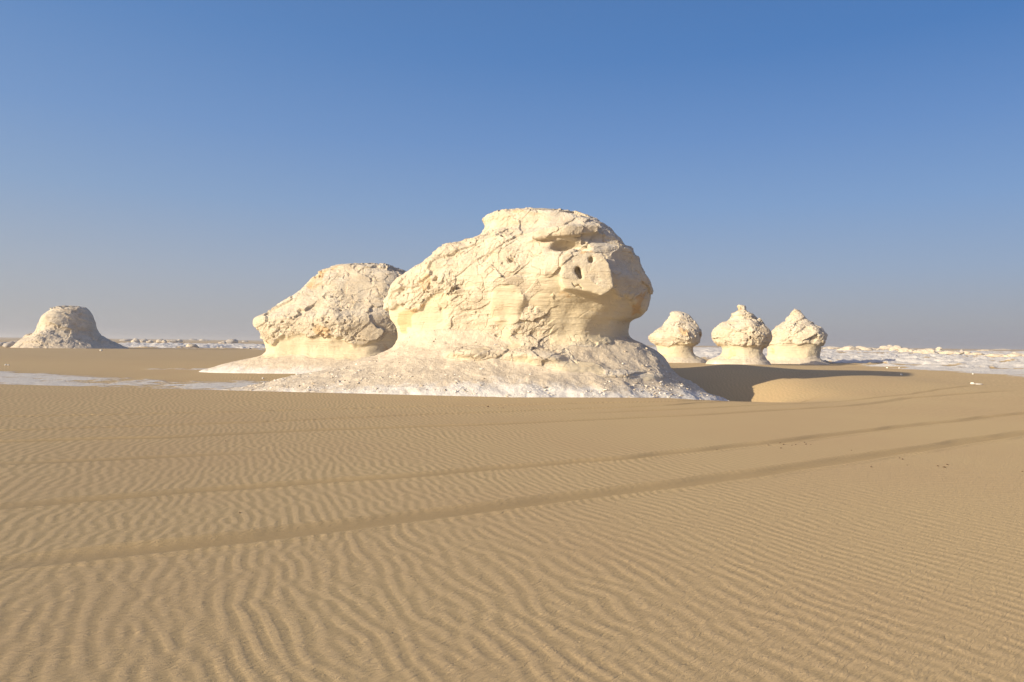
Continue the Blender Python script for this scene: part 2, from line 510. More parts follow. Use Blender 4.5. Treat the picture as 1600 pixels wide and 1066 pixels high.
# ------------------------------------------------------------------ the ground sheet
def build_ground():
    # columns: dense over the part that is seen, coarse behind
    a1 = np.linspace(-52, 52, 1500)
    a2 = np.linspace(52, 308, 130)[1:-1]
    az = np.radians(np.concatenate([a1, a2]))
    rows = [0.6, 1.3, 2.0, 2.6]
    r = 3.0
    while r < 60:
        rows.append(r)
        r += min(max(r * r / 1161.0 * 0.75, 0.011), 0.055 if r < 20 else (0.075 if r < 27 else 0.16 if r < 36 else 0.4))
    while r < 3200:
        rows.append(r)
        r += (0.5 if r < 120 else 0.9 if r < 220 else r * 0.006 if r < 600 else r * 0.06)
    R = np.array(rows)
    nr, nc = len(R), len(az)
    RR, AA = np.meshgrid(R, az, indexing='ij')
    X = (RR * np.sin(AA)).astype(f32).ravel(); Y = (RR * np.cos(AA)).astype(f32).ravel()
    H = terrain(X, Y)
    front = Y > -10
    chalk = np.zeros_like(X)
    chalk[front] = chalk_mask(X[front], Y[front])
    dz, cr, rut = sand_relief(X, Y)
    H = H + dz * (1 - np.clip(chalk * 1.5, 0, 1) * (Y > 20))
    # lumpy relief of the chalk fields
    sel = (chalk > 0.02) & (Y > 20)
    xs, ys = X[sel], Y[sel]
    lum = 0.12 + fbm(xy3(xs * 0.22, ys * 0.22, 2.0), 90, 4, 0.55)
    lum2 = fbm(xy3(xs * 0.9, ys * 0.9, 2.0), 95, 3, 0.55)
    farf = S(38, 75, ys)
    H[sel] += chalk[sel] * (lum * 0.62 * farf + lum2 * 0.07 * (0.4 + farf) + 0.03)
    # far rise of the desert plain
    D = np.hypot(X, Y)
    H += S(300, 1500, D) * 1.2
    V = np.stack([X, Y, H], 1)
    V = np.concatenate([V, [[0, 0, 0]]]).astype(f32)
    i = np.arange(nr - 1)[:, None] * nc
    j = np.arange(nc)[None, :]
    j2 = (j + 1) % nc
    Q = np.stack([i + j, i + nc + j, i + nc + j2, i + j2], -1).reshape(-1, 4)
    Q = Q[:, ::-1]
    # centre fan as quads (two columns each)
    c = np.arange(0, nc, 2)
    Qc = np.stack([np.full(len(c), nr * nc), (c + 2) % nc, (c + 1) % nc, c], 1)
    Q = np.concatenate([Q, Qc])
    z = lambda a, v=0: np.append(a, v)
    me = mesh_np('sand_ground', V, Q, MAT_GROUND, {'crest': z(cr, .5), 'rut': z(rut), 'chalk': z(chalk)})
    link('ground', me, None, kind='structure')
    return me

build_ground()

# ------------------------------------------------------------------ rock sculpting
_C8 = [(a, b, c) for a in (0, 1) for b in (0, 1) for c in (0, 1)]
def surface_nets(Fv, org, h):
    nx, ny, nz = Fv.shape
    sg = Fv < 0
    acc = np.zeros((nx - 1, ny - 1, nz - 1), np.int8)
    for a, b, c in _C8:
        acc += sg[a:nx - 1 + a, b:ny - 1 + b, c:nz - 1 + c]
    I, J, K = np.nonzero((acc > 0) & (acc < 8))
    P = np.zeros((len(I), 3), f32); cnt = np.zeros(len(I), f32)
    for c in _C8:
        for ax in range(3):
            if c[ax] == 1: continue
            d = list(c); d[ax] = 1
            va = Fv[I + c[0], J + c[1], K + c[2]]; vb = Fv[I + d[0], J + d[1], K + d[2]]
            m = (va < 0) != (vb < 0)
            t = np.where(m, va / np.where(m, va - vb, 1), 0)
            off = np.array(c, f32)[None, :].repeat(len(I), 0)
            off[:, ax] += t
            P += off * m[:, None]; cnt += m
    P = P / cnt[:, None] + np.stack([I, J, K], 1)
    vid = np.full((nx - 1, ny - 1, nz - 1), -1, np.int32)
    vid[I, J, K] = np.arange(len(I))
    quads = []
    for ax in range(3):
        s0 = [slice(1, -1)] * 3; s1 = [slice(1, -1)] * 3
        s0[ax] = slice(0, -1); s1[ax] = slice(1, None)
        a = sg[tuple(s0)]; b = sg[tuple(s1)]
        i, j, k = np.nonzero(a != b)
        fl = a[i, j, k]
        idx = np.stack([i, j, k], 1)
        o1, o2 = [q for q in range(3) if q != ax]
        idx[:, o1] += 1; idx[:, o2] += 1
        def g(d1, d2):
            t = idx.copy(); t[:, o1] -= d1; t[:, o2] -= d2
            return vid[t[:, 0], t[:, 1], t[:, 2]]
        q = np.stack([g(1, 1), g(0, 1), g(0, 0), g(1, 0)], 1)
        flip = fl if ax != 1 else ~fl
        q[~flip] = q[~flip][:, ::-1]
        quads.append(q)
    Q = np.concatenate(quads)
    Q = Q[(Q >= 0).all(1)]
    return (P * h + np.array(org, f32)).astype(f32), Q

def keep_main(V, Q):
    lb = np.arange(len(V))
    for _ in range(200):
        m = lb[Q].min(1)
        new = lb.copy()
        for k in range(4):
            np.minimum.at(new, Q[:, k], m)
        new = new[new]
        if (new == lb).all():
            break
        lb = new
    big = np.bincount(lb).argmax()
    Q = Q[lb[Q[:, 0]] == big]
    used, inv = np.unique(Q.ravel(), return_inverse=True)
    return V[used], inv.reshape(-1, 4)

def laplace(V, Q, it=2, lam=0.5):
    a = Q.ravel(); b = np.roll(Q, -1, 1).ravel()
    deg = np.bincount(a, minlength=len(V)) + np.bincount(b, minlength=len(V))
    for _ in range(it):
        M = np.empty_like(V)
        for c in range(3):
            M[:, c] = (np.bincount(a, V[b, c], len(V)) + np.bincount(b, V[a, c], len(V))) / np.maximum(deg, 1)
        V = V + lam * (M - V)
    return V.astype(f32)

def subdivide(V, Q, levels):
    me = mesh_np('tmp', V, Q, [])
    o = bpy.data.objects.new('tmp', me)
    COL.objects.link(o)
    md = o.modifiers.new('s', 'SUBSURF'); md.levels = levels; md.render_levels = levels
    dg = bpy.context.evaluated_depsgraph_get()
    e = o.evaluated_get(dg); m2 = e.to_mesh()
    v = np.empty(len(m2.vertices) * 3, f32); m2.vertices.foreach_get('co', v)
    q = np.empty(len(m2.loops), np.int32); m2.loops.foreach_get('vertex_index', q)
    e.to_mesh_clear()
    bpy.data.objects.remove(o); bpy.data.meshes.remove(me)
    return v.reshape(-1, 3), q.reshape(-1, 4)

def normals(V, Q):
    n = np.cross(V[Q[:, 2]] - V[Q[:, 0]], V[Q[:, 3]] - V[Q[:, 1]])
    N = np.zeros_like(V)
    for c in range(3):
        w = sum(np.bincount(Q[:, k], n[:, c], len(V)) for k in range(4))
        N[:, c] = w
    return N / (np.linalg.norm(N, axis=1)[:, None] + 1e-12)

def skew_ellipse(lx, ly, L, R, yc, Bf, Bb, n=2.2, skew=0.0):
    """implicit section: 0 on the outline, negative inside"""
    t = (lx - L) / np.maximum(R - L, 1e-3)
    if np.max(skew) > 0:
        p = 1 + 1.4 * skew
        t2 = np.sign(t) * np.abs(t) ** p
        t = 0.75 * skew * t2 + (1 - 0.75 * skew) * t
    mx = np.abs(2 * t - 1)
    q = np.abs(ly - yc) / np.where(ly < yc, Bf, Bb)
    return (mx ** n + q ** n) ** (1.0 / n) - 1

def to_distance(G, h):
    gx, gy, gz = np.gradient(G, h)
    gh = np.sqrt(gx * gx + gy * gy)
    gz = np.minimum(np.abs(gz), 1.3 * gh + 0.15)
    g = np.sqrt(gh * gh + gz * gz)
    return G / np.maximum(g, 0.08)

def smin(a, b, k):
    h = np.clip(0.5 + 0.5 * (b - a) / k, 0, 1)
    return b * (1 - h) + a * h - k * h * (1 - h)

def grid(x0, x1, y0, y1, z0, z1, h):
    ax = [np.arange(a, b, h, dtype=f32) for a, b in ((x0, x1), (y0, y1), (z0, z1))]
    return ax, np.meshgrid(*ax, indexing='ij')

def frame(px, D):
    """a local frame at depth D on the sight line of photo column px: x across, y away, z up"""
    u, _ = uv(px, 545)
    return u * D, D, math.atan(u)

def table(rows, px0, D, base_off=0.0):
    """silhouette rows (py, left px, right px) -> z, left, right in the local frame"""
    cx, cy, th = frame(px0, D)
    out = []
    for py, l, r in rows:
        v = []
        for px in (l, r):
            u, vv = uv(px, py)
            s = (cx - u * cy) / (-u * math.sin(th) - math.cos(th))
            depth = cy - s * math.sin(th)
            v.append((s, CAM_Z - vv * depth))
        out.append(((v[0][1] + v[1][1]) / 2, v[0][0], v[1][0]))
    return np.array(sorted(out), f32)

def poly_sd(pts, X2, Z2):
    """signed distance to a closed outline in a plane, negative inside"""
    d = np.full(X2.shape, 1e9, f32)
    ins = np.zeros(X2.shape, bool)
    for (a, b), (c, e) in zip(pts, pts[1:] + pts[:1]):
        vx, vz = c - a, e - b
        t = np.clip(((X2 - a) * vx + (Z2 - b) * vz) / (vx * vx + vz * vz + 1e-12), 0, 1)
        d = np.minimum(d, np.hypot(X2 - a - t * vx, Z2 - b - t * vz))
        ins ^= ((b > Z2) != (e > Z2)) & (X2 < (c - a) * (Z2 - b) / (e - b + 1e-9) + a)
    return np.where(ins, -d, d)

def outline_trim(Dd, X, Y, Z, rows, px0, D, foot, inset):
    """take off what would stand outside the rock's surveyed outline"""
    use = [r for r in rows if r[0] <= foot]
    lo = use[-1]
    pts = [(l, py) for py, l, r in use] + [(lo[1] - 60, lo[0] + 6), (lo[1] - 300, 640), (lo[2] + 300, 640), (lo[2] + 60, lo[0] + 6)] + [(r, py) for py, l, r in reversed(use)]
    gx = np.arange(lo[1] - 320, lo[2] + 320, 2.0, dtype=f32); gy = np.arange(use[0][0] - 120, 640, 2.0, dtype=f32)
    GX, GY = np.meshgrid(gx, gy, indexing='ij')
    sd = poly_sd(pts, GX, GY).astype(f32)
    cx, cy, th = frame(px0, D)
    wx = cx + X * math.cos(th) + Y * math.sin(th)
    wy = cy - X * math.sin(th) + Y * math.cos(th)
    u = wx / wy * F; v = (CAM_Z - Z) / wy * F + PITCH
    c, s = math.cos(ROLL), math.sin(ROLL)
    ix = np.clip((800 + u * c - v * s - gx[0]) / 2, 0, len(gx) - 1.01)
    iy = np.clip((533 + u * s + v * c - gy[0]) / 2, 0, len(gy) - 1.01)
    i = ix.astype(np.int32); j = iy.astype(np.int32); a = ix - i; b = iy - j
    q = sd[i, j] * (1 - a) * (1 - b) + sd[i + 1, j] * a * (1 - b) + sd[i, j + 1] * (1 - a) * b + sd[i + 1, j + 1] * a * b
    return -smin(-Dd, -(q * wy / F + inset), 0.06 * D / 28)

def saw(t, w=0.12):
    """steep lip: rises slowly as t falls, snaps back at each whole t"""
    fr = t - np.floor(t)
    return (1 - fr) * S(0, w, fr)

_J = _r.uniform(-0.42, 0.42, size=(4096, 3)).astype(f32)
_T = _r.normal(size=(4096, 4)).astype(f32)
def facets(p, seed):
    """broken-stone facets: every cell is its own tilted plane; returns (offset, distance to the cell edge)"""
    out = np.empty(len(p), f32); edge = np.empty(len(p), f32)
    CH = 300000
    for s0 in range(0, len(p), CH):
        q = p[s0:s0 + CH].astype(f32)
        base = np.floor(q - 0.5).astype(np.int32)
        b1 = np.full(len(q), 9e9, f32); b2 = b1.copy(); val = np.zeros(len(q), f32)
        for a, b, c in _C8:
            cell = base + np.array((a, b, c), np.int32)
            h = _PT[(cell[:, 0] + seed * 77) & 4095]
            h = _PT[(h + cell[:, 1]) & 4095]
            h = _PT[(h + cell[:, 2]) & 4095]
            r = q - (cell + 0.5 + _J[h])
            d = (r * r).sum(1)
            v = (r * _T[h, :3]).sum(1) * 0.55 + _T[h, 3] * 0.28
            closer = d < b1
            b2 = np.where(closer, b1, np.minimum(b2, d))
            b1 = np.where(closer, d, b1)
            val = np.where(closer, v, val)
        out[s0:s0 + CH] = val
        edge[s0:s0 + CH] = np.sqrt(b2) - np.sqrt(b1)
    return out, edge

def weather(V, N, crust, s, seed, ledge_dir=(0.35, 0.0, 0.9), amt=1.0):
    """surface relief along the normal; s is the size scale in metres of the coarsest lumps"""
    p = V / s
    warp = fbm(p * 1.1, seed + 1, 3)
    calm = S(-0.22, 0.22, perlin(p * 0.5, seed + 3))          # 0 = calm plate, 1 = broken ground
    # smooth wind-worn parts: shallow flutes and faint bedding
    bed = perlin(np.stack([p[:, 0] * 0.4, p[:, 1] * 0.4, p[:, 2] * 5.5 + warp * 0.8], 1), seed + 8)
    sm = 0.030 * warp + 0.012 * perlin(V * np.array([2.2, 2.2, 0.7], f32) / s, seed + 4) + 0.018 * bed + 0.006 * fbm(p * 9, seed + 18, 2)
    # coordinates turned so that plates run with the bedding
    a = math.atan2(ledge_dir[0], ledge_dir[2])
    ca, sa = math.cos(a), math.sin(a)
    r = np.stack([(p[:, 0] * ca - p[:, 2] * sa) * 0.75, p[:, 1] * 0.8, (p[:, 0] * sa + p[:, 2] * ca) * 1.5], 1)
    wv = np.stack([warp, -warp, warp * 0.6], 1) * 0.25
    f1, e1 = facets(r * 0.95 + wv, seed + 5)
    f2, e2 = facets(r * 2.6 + wv * 2, seed + 6)
    f3, e3 = facets(r * 6.5 + wv * 3, seed + 17)
    lump = fbm(p * 2.3, seed + 7, 4, 0.55)
    hole = S(0.36, 0.55, perlin(p * np.array([4.3, 4.3, 5.5], f32), seed + 10)) * S(0.02, 0.28, perlin(p * 1.1, seed + 11))
    hole2 = S(0.40, 0.55, perlin(p * 9.0, seed + 12)) * S(-0.1, 0.2, perlin(p * 1.4, seed + 13))
    crackn = perlin(p * 1.0 + warp[:, None] * 0.4, seed + 14)
    crack = np.exp(-(crackn / 0.014) ** 2) * S(-0.05, 0.25, perlin(p * 0.8, seed + 15))
    cr = (0.120 * f1 + 0.058 * f2 * (0.25 + 0.75 * calm) + 0.022 * f3 * calm + 0.030 * lump * (0.4 + 0.8 * calm)
          - 0.18 * hole * (0.3 + 0.7 * calm) - 0.05 * hole2 * calm - 0.06 * crack)
    fine = 0.006 * fbm(p * 14, seed + 16, 2, 0.6)
    return (sm * (1 - crust) + (cr + fine) * crust - 0.02 * crack * (1 - crust)) * s * amt

def finish(root, V, Q, masks, mat, split, attrs):
    """split one sculpted surface into its named parts; masks: list of (name, vertex bool)"""
    done = np.zeros(len(Q), bool)
    fc = None
    for name, m in split:
        sel = m[Q].sum(1) >= 2
        sel &= ~done
        done |= sel
        if not sel.any():
            continue
        q = Q[sel]
        used, inv = np.unique(q.ravel(), return_inverse=True)
        me = mesh_np(name, V[used], inv.reshape(-1, 4), mat, {k: v[used] for k, v in attrs.items()})
        link(name, me, root)

def lab(o, **k):
    for a, b in k.items(): o[a] = b

# ------------------------------------------------------------------ the great rock
def great_rock(rows=None, dry=False):
    D = 28.5
    cx, cy, th = frame(800, D)
    rows = rows or [(325, 790, 858), (327, 778, 882), (333, 762, 905), (340, 751, 930), (346, 750, 940), (353, 755, 951), (360, 751, 960),
            (364, 751, 963), (368, 743, 966), (371, 738, 969), (372, 728, 970), (377, 722, 974), (382, 706, 978), (383, 698, 984), (386, 692, 989), (388, 684, 991), (391, 684, 991), (398, 675, 993), (399, 674, 1000), (405, 664, 1001), (410, 660, 1002), (420, 643, 1005),
            (430, 630, 1013), (442, 618, 1019), (455, 604, 1020), (465, 598, 1019), (475, 596, 1016), (485, 597, 1013),
            (492, 599, 1008), (499, 602, 1001), (500, 602, 996), (503, 604, 989), (512, 612, 986), (520, 616, 986), (530, 620, 988), (538, 620, 992),
            (548, 618, 998), (565, 616, 1002), (600, 616, 1002), (640, 616, 1002)]
    T = table(rows, 800, D)
    h = 0.075
    (ax, ay, az), (X, Y, Z) = grid(-15.2, 10.6, -7.2, 5.0, -1.35, 7.75, h)
    z = az
    L = np.interp(z, T[:, 0], T[:, 1]).astype(f32)[None, None, :]
    R = np.interp(z, T[:, 0], T[:, 2]).astype(f32)[None, None, :]
    bz = [-1.3, 0.6, 1.4, 2.0, 2.7, 3.4, 4.3, 5.2, 6.0, 6.7, 7.1, 7.35, 7.5]
    Bf = np.interp(z, bz, [3.0, 3.0, 2.75, 2.55, 2.9, 3.5, 3.9, 3.6, 3.0, 2.3, 1.8, 1.1, 0.4]).astype(f32)[None, None, :]
    Bb = np.interp(z, bz, [2.6, 2.6, 2.4, 2.3, 2.6, 3.0, 3.2, 3.0, 2.7, 2.2, 1.8, 1.1, 0.4]).astype(f32)[None, None, :]
    nn = np.interp(z, [0, 5.0, 6.6], [1.65, 1.7, 2.1]).astype(f32)[None, None, :]
    sk = np.interp(z, [1.2, 2.2, 3.6, 5.0], [0.70, 0.75, 1.0, 0.85]).astype(f32)[None, None, :]
    G = skew_ellipse(X, Y, L, R, 0.0, Bf, Bb, nn, sk)
    top = 7.42
    G = np.maximum(G, (Z - top) / 2.0)
    Dd = to_distance(G, h)
    P = np.stack([X.ravel(), Y.ravel(), Z.ravel()], 1)
    band = np.abs(Dd.ravel()) < 1.1
    def fld(fn):
        o = np.zeros(X.size, f32); o[band] = fn(P[band]); return o.reshape(X.shape)
    # front-surface coordinates: photo columns/rows met at about 25 m
    def fx(px): return (px - 800) / F * 25.2
    def fz(px, py): return CAM_Z - uv(px, py)[1] * 25.2
    # big lumps and buttresses
    Dd = Dd - fld(lambda p: 0.24 * fbm(p * 0.42, 21, 3, 0.5) * S(-1.0, 2.0, p[:, 2]) * (1 - 0.6 * S(6.6, 7.3, p[:, 2])))
    front = S(-0.6, -1.6, Y)
    # the crust cap stands proud of the smooth wall below it
    bx = [fx(p) for p in (560, 597, 640, 680, 710, 760, 800, 840, 880, 950, 1000, 1040)]
    bzv = [fz(p, q) for p, q in ((560, 478), (597, 476), (640, 474), (680, 452), (710, 446), (760, 448), (800, 436), (840, 428), (880, 440), (950, 452), (1000, 470), (1040, 480))]
    edge = np.interp(X[:, :, :1], bx, bzv).astype(f32)
    wv = fld(lambda p: 0.28 * fbm(p * 0.9, 31, 3))
    capm = S(-0.07, 0.10, Z - edge + wv)
    Dd = Dd - (0.05 + 0.16 * S(fx(700), fx(640), X) + 0.10 * S(fx(860), fx(900), X)) * (capm - 0.5)
    # recess under the roof sheet, right of centre
    def blob(x0, y0, z0, rx, ry, rz):
        return np.sqrt(((X - x0) / rx) ** 2 + ((Y - y0) / ry) ** 2 + ((Z - z0) / rz) ** 2) - 1
    cutb = blob(fx(886), -3.95, fz(886, 386), 0.80, 1.15, 0.34) * 0.34
    Dd = -smin(-Dd, cutb, 0.10)
    # roof sheet with a hanging lip
    lip = np.maximum(np.abs((X - fx(882)) / 1.25) - 1, np.abs((Z - fz(880, 362) - 0.10 * (X - fx(880))) / 0.17) - 1)
    sheet = np.maximum(lip * 0.17, np.maximum(-3.75 + 0.3 * np.abs(X - fx(880)) - Y - 0.0, Y + 1.5))
    Dd = smin(Dd, sheet, 0.22)
    # wall below the face block is hollowed
    hol = blob(fx(905), -4.5, fz(905, 492), 2.6, 1.55, 0.85) * 0.8
    Dd = -smin(-Dd, hol, 0.35)
    # the face block: a flat-fronted slab
    poly = [(873, 406), (884, 399), (902, 396), (936, 399), (944, 415), (950, 434), (953, 452), (945, 459), (934, 465), (915, 459), (896, 456), (878, 456), (871, 442), (874, 425)]
    pp = [(fx(a), fz(a, b)) for a, b in poly]
    inside = np.full(X[:, 0, :].shape, 1e9, f32); X2, Z2 = X[:, 0, :], Z[:, 0, :]
    wn_ = np.zeros(X2.shape, bool)
    for (ax_, az_), (bx_, bz_) in zip(pp, pp[1:] + pp[:1]):
        vx, vz = bx_ - ax_, bz_ - az_
        t = np.clip(((X2 - ax_) * vx + (Z2 - az_) * vz) / (vx * vx + vz * vz), 0, 1)
        inside = np.minimum(inside, np.hypot(X2 - ax_ - t * vx, Z2 - az_ - t * vz))
        cond = ((az_ > Z2) != (bz_ > Z2)) & (X2 < (bx_ - ax_) * (Z2 - az_) / (bz_ - az_ + 1e-9) + ax_)
        wn_ ^= cond
    pd = np.where(wn_, -inside, inside)[:, None, :]
    facey = -4.26 + 0.10 * (Z - fz(900, 430)) + 0.02 * (X - fx(900))
    block = np.maximum(np.maximum(pd, facey - Y), Y + 1.8)
    Dd = smin(Dd, block, 0.03)
    # sight holes in the block
    def hole(px, py, r, dep, el=1.25):
        x0, z0 = fx(px), fz(px, py)
        q = np.sqrt((X - x0) ** 2 + ((Z - z0) / el) ** 2) - r
        return np.maximum(q, Y - (-4.26 + dep))
    for a in ((898, 427, 0.115, 0.45), (902, 436, 0.085, 0.40), (918, 411, 0.085, 0.35), (889, 412, 0.045, 0.12)):
        Dd = -smin(-Dd, hole(*a), 0.03)
    Dd = -smin(-Dd, blob(fx(925), -4.35, fz(925, 439), 0.19, 0.13, 0.16) * 0.2, 0.04)
    # tongue of smooth stone left of the block
    tz = fz(790, 475)
    tongue = ((np.abs(X - fx(790)) / 0.60) ** 3 + (np.abs(Z - tz) / 0.74) ** 3) ** 0.667 - 1
    Dd = Dd - 0.09 * S(0.45, -0.35, tongue + fld(lambda p: 0.9 * fbm(p * 1.3, 37, 2))) * front
    # chin on the right edge
    chin = blob(fx(1000) + 0.62, -0.3, fz(1000, 478) + 0.08, 0.55, 1.2, 0.62) * 0.5
    Dd = smin(Dd, chin, 0.12)
    # rocky shoulder along the foot
    for (px, py, yy, rx, rz_) in ((740, 546, -2.9, 0.9, 0.28), (820, 547, -3.1, 0.9, 0.34), (858, 554, -3.2, 0.7, 0.32),
                                  (895, 568, -3.3, 0.9, 0.22), (960, 578, -3.1, 0.9, 0.2), (1008, 583, -2.4, 0.7, 0.22)):
        Dd = smin(Dd, blob(fx(px), yy + 0.1, fz(px, py) - 0.16, rx, 0.85, rz_ * 0.8) * 0.3, 0.28)
    # ---- the apron of debris
    A = [(-1.3, -15.0, 10.2), (-0.7, -14.8, 9.3), (-0.5, -13.0, 8.8), (-0.35, -11.8, 8.4), (-0.2, -10.8, 8.05), (0.0, -9.9, 7.7), (0.2, -9.1, 7.3), (0.45, -8.0, 6.95), (0.75, -6.8, 6.6), (1.1, -5.75, 6.35),
         (1.3, -5.3, 6.15), (1.45, -5.0, 5.95), (1.8, -4.6, 5.3), (2.1, -4.2, 4.6), (2.5, -3.0, 3.6)]
    A = np.array(A, f32)
    La = np.interp(z, A[:, 0], A[:, 1]).astype(f32)[None, None, :]
    Ra = np.interp(z, A[:, 0], A[:, 2]).astype(f32)[None, None, :]
    Fa = np.interp(z, [-1.3, -0.5, 0.0, 0.4, 0.8, 1.2, 1.6, 2.1], [7.4, 6.6, 5.7, 4.8, 4.0, 3.35, 2.75, 2.2]).astype(f32)[None, None, :]
    GA = skew_ellipse(X, Y, La, Ra, 0.0, Fa, Fa * 0.72, 2.0, 0.25)
    DA = to_distance(np.maximum(GA, (Z - 2.2) / 2), h)
    bandA = np.abs(DA.ravel()) < 0.6
    o = np.zeros(X.size, f32); o[bandA] = 0.10 * fbm(P[bandA] * np.array([0.9, 0.9, 1.6], f32), 51, 4, 0.5)
    DA = DA - o.reshape(X.shape)
    Dd = outline_trim(Dd, X, Y, Z, rows, 800, D, 531, 0.07)
    body_d = Dd
    Dt = smin(Dd, DA, 0.22)
    V, Q = surface_nets(Dt, (ax[0], ay[0], az[0]), h)
    V, Q = keep_main(V, Q)
    V = laplace(V, Q, 1, 0.2)
    # which part each vertex belongs to
    V, Q = subdivide(V, Q, 2)
    # drop what lies deep in the sand
    def sample(Fv, V):
        g = (V - np.array([ax[0], ay[0], az[0]], f32)) / h
        g = np.clip(g, 0, np.array(Fv.shape) - 1.001)
        i = g.astype(np.int32); w = g - i
        r = 0
        for a, b, c in _C8:
            r = r + Fv[i[:, 0] + a, i[:, 1] + b, i[:, 2] + c] * (w[:, 0] if a else 1 - w[:, 0]) * (w[:, 1] if b else 1 - w[:, 1]) * (w[:, 2] if c else 1 - w[:, 2])
        return r
    tal = S(-0.06, 0.10, sample(body_d, V) - sample(DA, V) + 0.10 * perlin(V * 2.2, 55) - 0.03)
    N = normals(V, Q)
    x, y, zz = V[:, 0], V[:, 1], V[:, 2]
    e = np.interp(x, bx, bzv)
    cap = S(-0.10, 0.12, zz - e + 0.28 * fbm(V * 0.9, 31, 3))
    flat = S(0.12, -0.05, sample(np.broadcast_to(pd, X.shape), V)) * S(-3.7, -3.95, y)      # face of the block
    # rougher ground again near the foot, left of the hollow
    low = S(0.0, 0.35, fbm(V * 0.6, 33, 3) + 0.42 - np.abs(zz - fz(760, 505)) * 0.12) * S(fx(880), fx(840), x) * S(fx(650), fx(720), x)
    crust = np.clip(cap + low * 0.85 * (1 - S(0.2, -0.2, sample(np.broadcast_to(tongue, X.shape), V)) * front[0, 0, 0]), 0, 1)
    crust = np.maximum(crust, 0.75 * S(fz(760, 520), fz(760, 545), zz) * S(-0.25, 0.15, perlin(V * 0.8, 66) + 0.15))
    crust = crust * (1 - 0.3 * flat)
    crust = np.where(S(0.2, -0.15, sample(np.broadcast_to(tongue, X.shape), V)) * S(-1, -2, y) > 0.5, crust * 0.1, crust)
    right = S(fx(905), fx(985), x) * S(2.5, 3.3, zz)
    crust = crust * (1 - 0.45 * right)
    d = weather(V, N, crust * (1 - tal), 1.15, 200, (-0.50, 0.1, 0.85), 0.85)
    # crack line on the block face
    ck = np.exp(-((zz - (fz(897, 450) - 0.30 * (x - fx(897)) + 0.04 * np.sin(x * 22))) / 0.03) ** 2) * S(fx(888), fx(891), x) * S(fx(906), fx(903), x) * flat
    d = d * (1 - 0.75 * flat) - 0.09 * ck
    gr = 0.012 * fbm(V * 3.0, 401, 4, 0.6) + 0.04 * np.maximum(0, perlin(V * np.array([2.6, 2.6, 4], f32), 404) - 0.22)
    d = d * (1 - tal) + gr * tal
    V = V + N * d[:, None]
    stain = (S(0.30, 0.5, perlin(V * np.array([0.9, 0.9, 1.3], f32), 301)) * 0.55 * S(2.6, 3.4, zz)
             + 1.0 * np.exp(-(((x - fx(612)) / 0.42) ** 2 + ((zz - fz(612, 500)) / 0.50) ** 2) ** 2)
             + 0.9 * np.exp(-((((x - fx(630)) * 0.9 - (zz - fz(630, 482)) * 0.5) / 0.5) ** 2 + (((zz - fz(630, 482)) - (x - fx(630)) * 0.45) / 0.13) ** 2))
             + 1.0 * np.exp(-(((x - fx(1002)) / 0.25) ** 2 + ((zz - fz(1002, 455)) / 0.25) ** 2))
             + 0.8 * np.exp(-(((x - fx(1008)) / 0.3) ** 2 + ((zz - fz(1008, 482)) / 0.4) ** 2)) + 0.6 * S(0.3, 0.9, ck))
    stain = stain * S(-0.25, 0.15, perlin(V * 1.7, 311) + 0.12)
    foot = S(1.15, -0.35, zz + 0.10 * np.abs(x) * 0.6)
    attrs = {'crust': crust, 'stain': np.clip(stain, 0, 1), 'talus': tal, 'foot': foot, 'film': 0.25 + 0.65 * S(fx(800), fx(900), x)}
    root = thing('chalk_rock', (cx, cy, 0), 'huge cream white wind carved rock with a holed square face under its brow', 'rock', 'chalk rock formations', -th)
    finish(root, V, Q, None, MAT_MAIN, [('debris_apron', tal > 0.5), ('rock_body', np.ones(len(V), bool))], attrs)
    return root

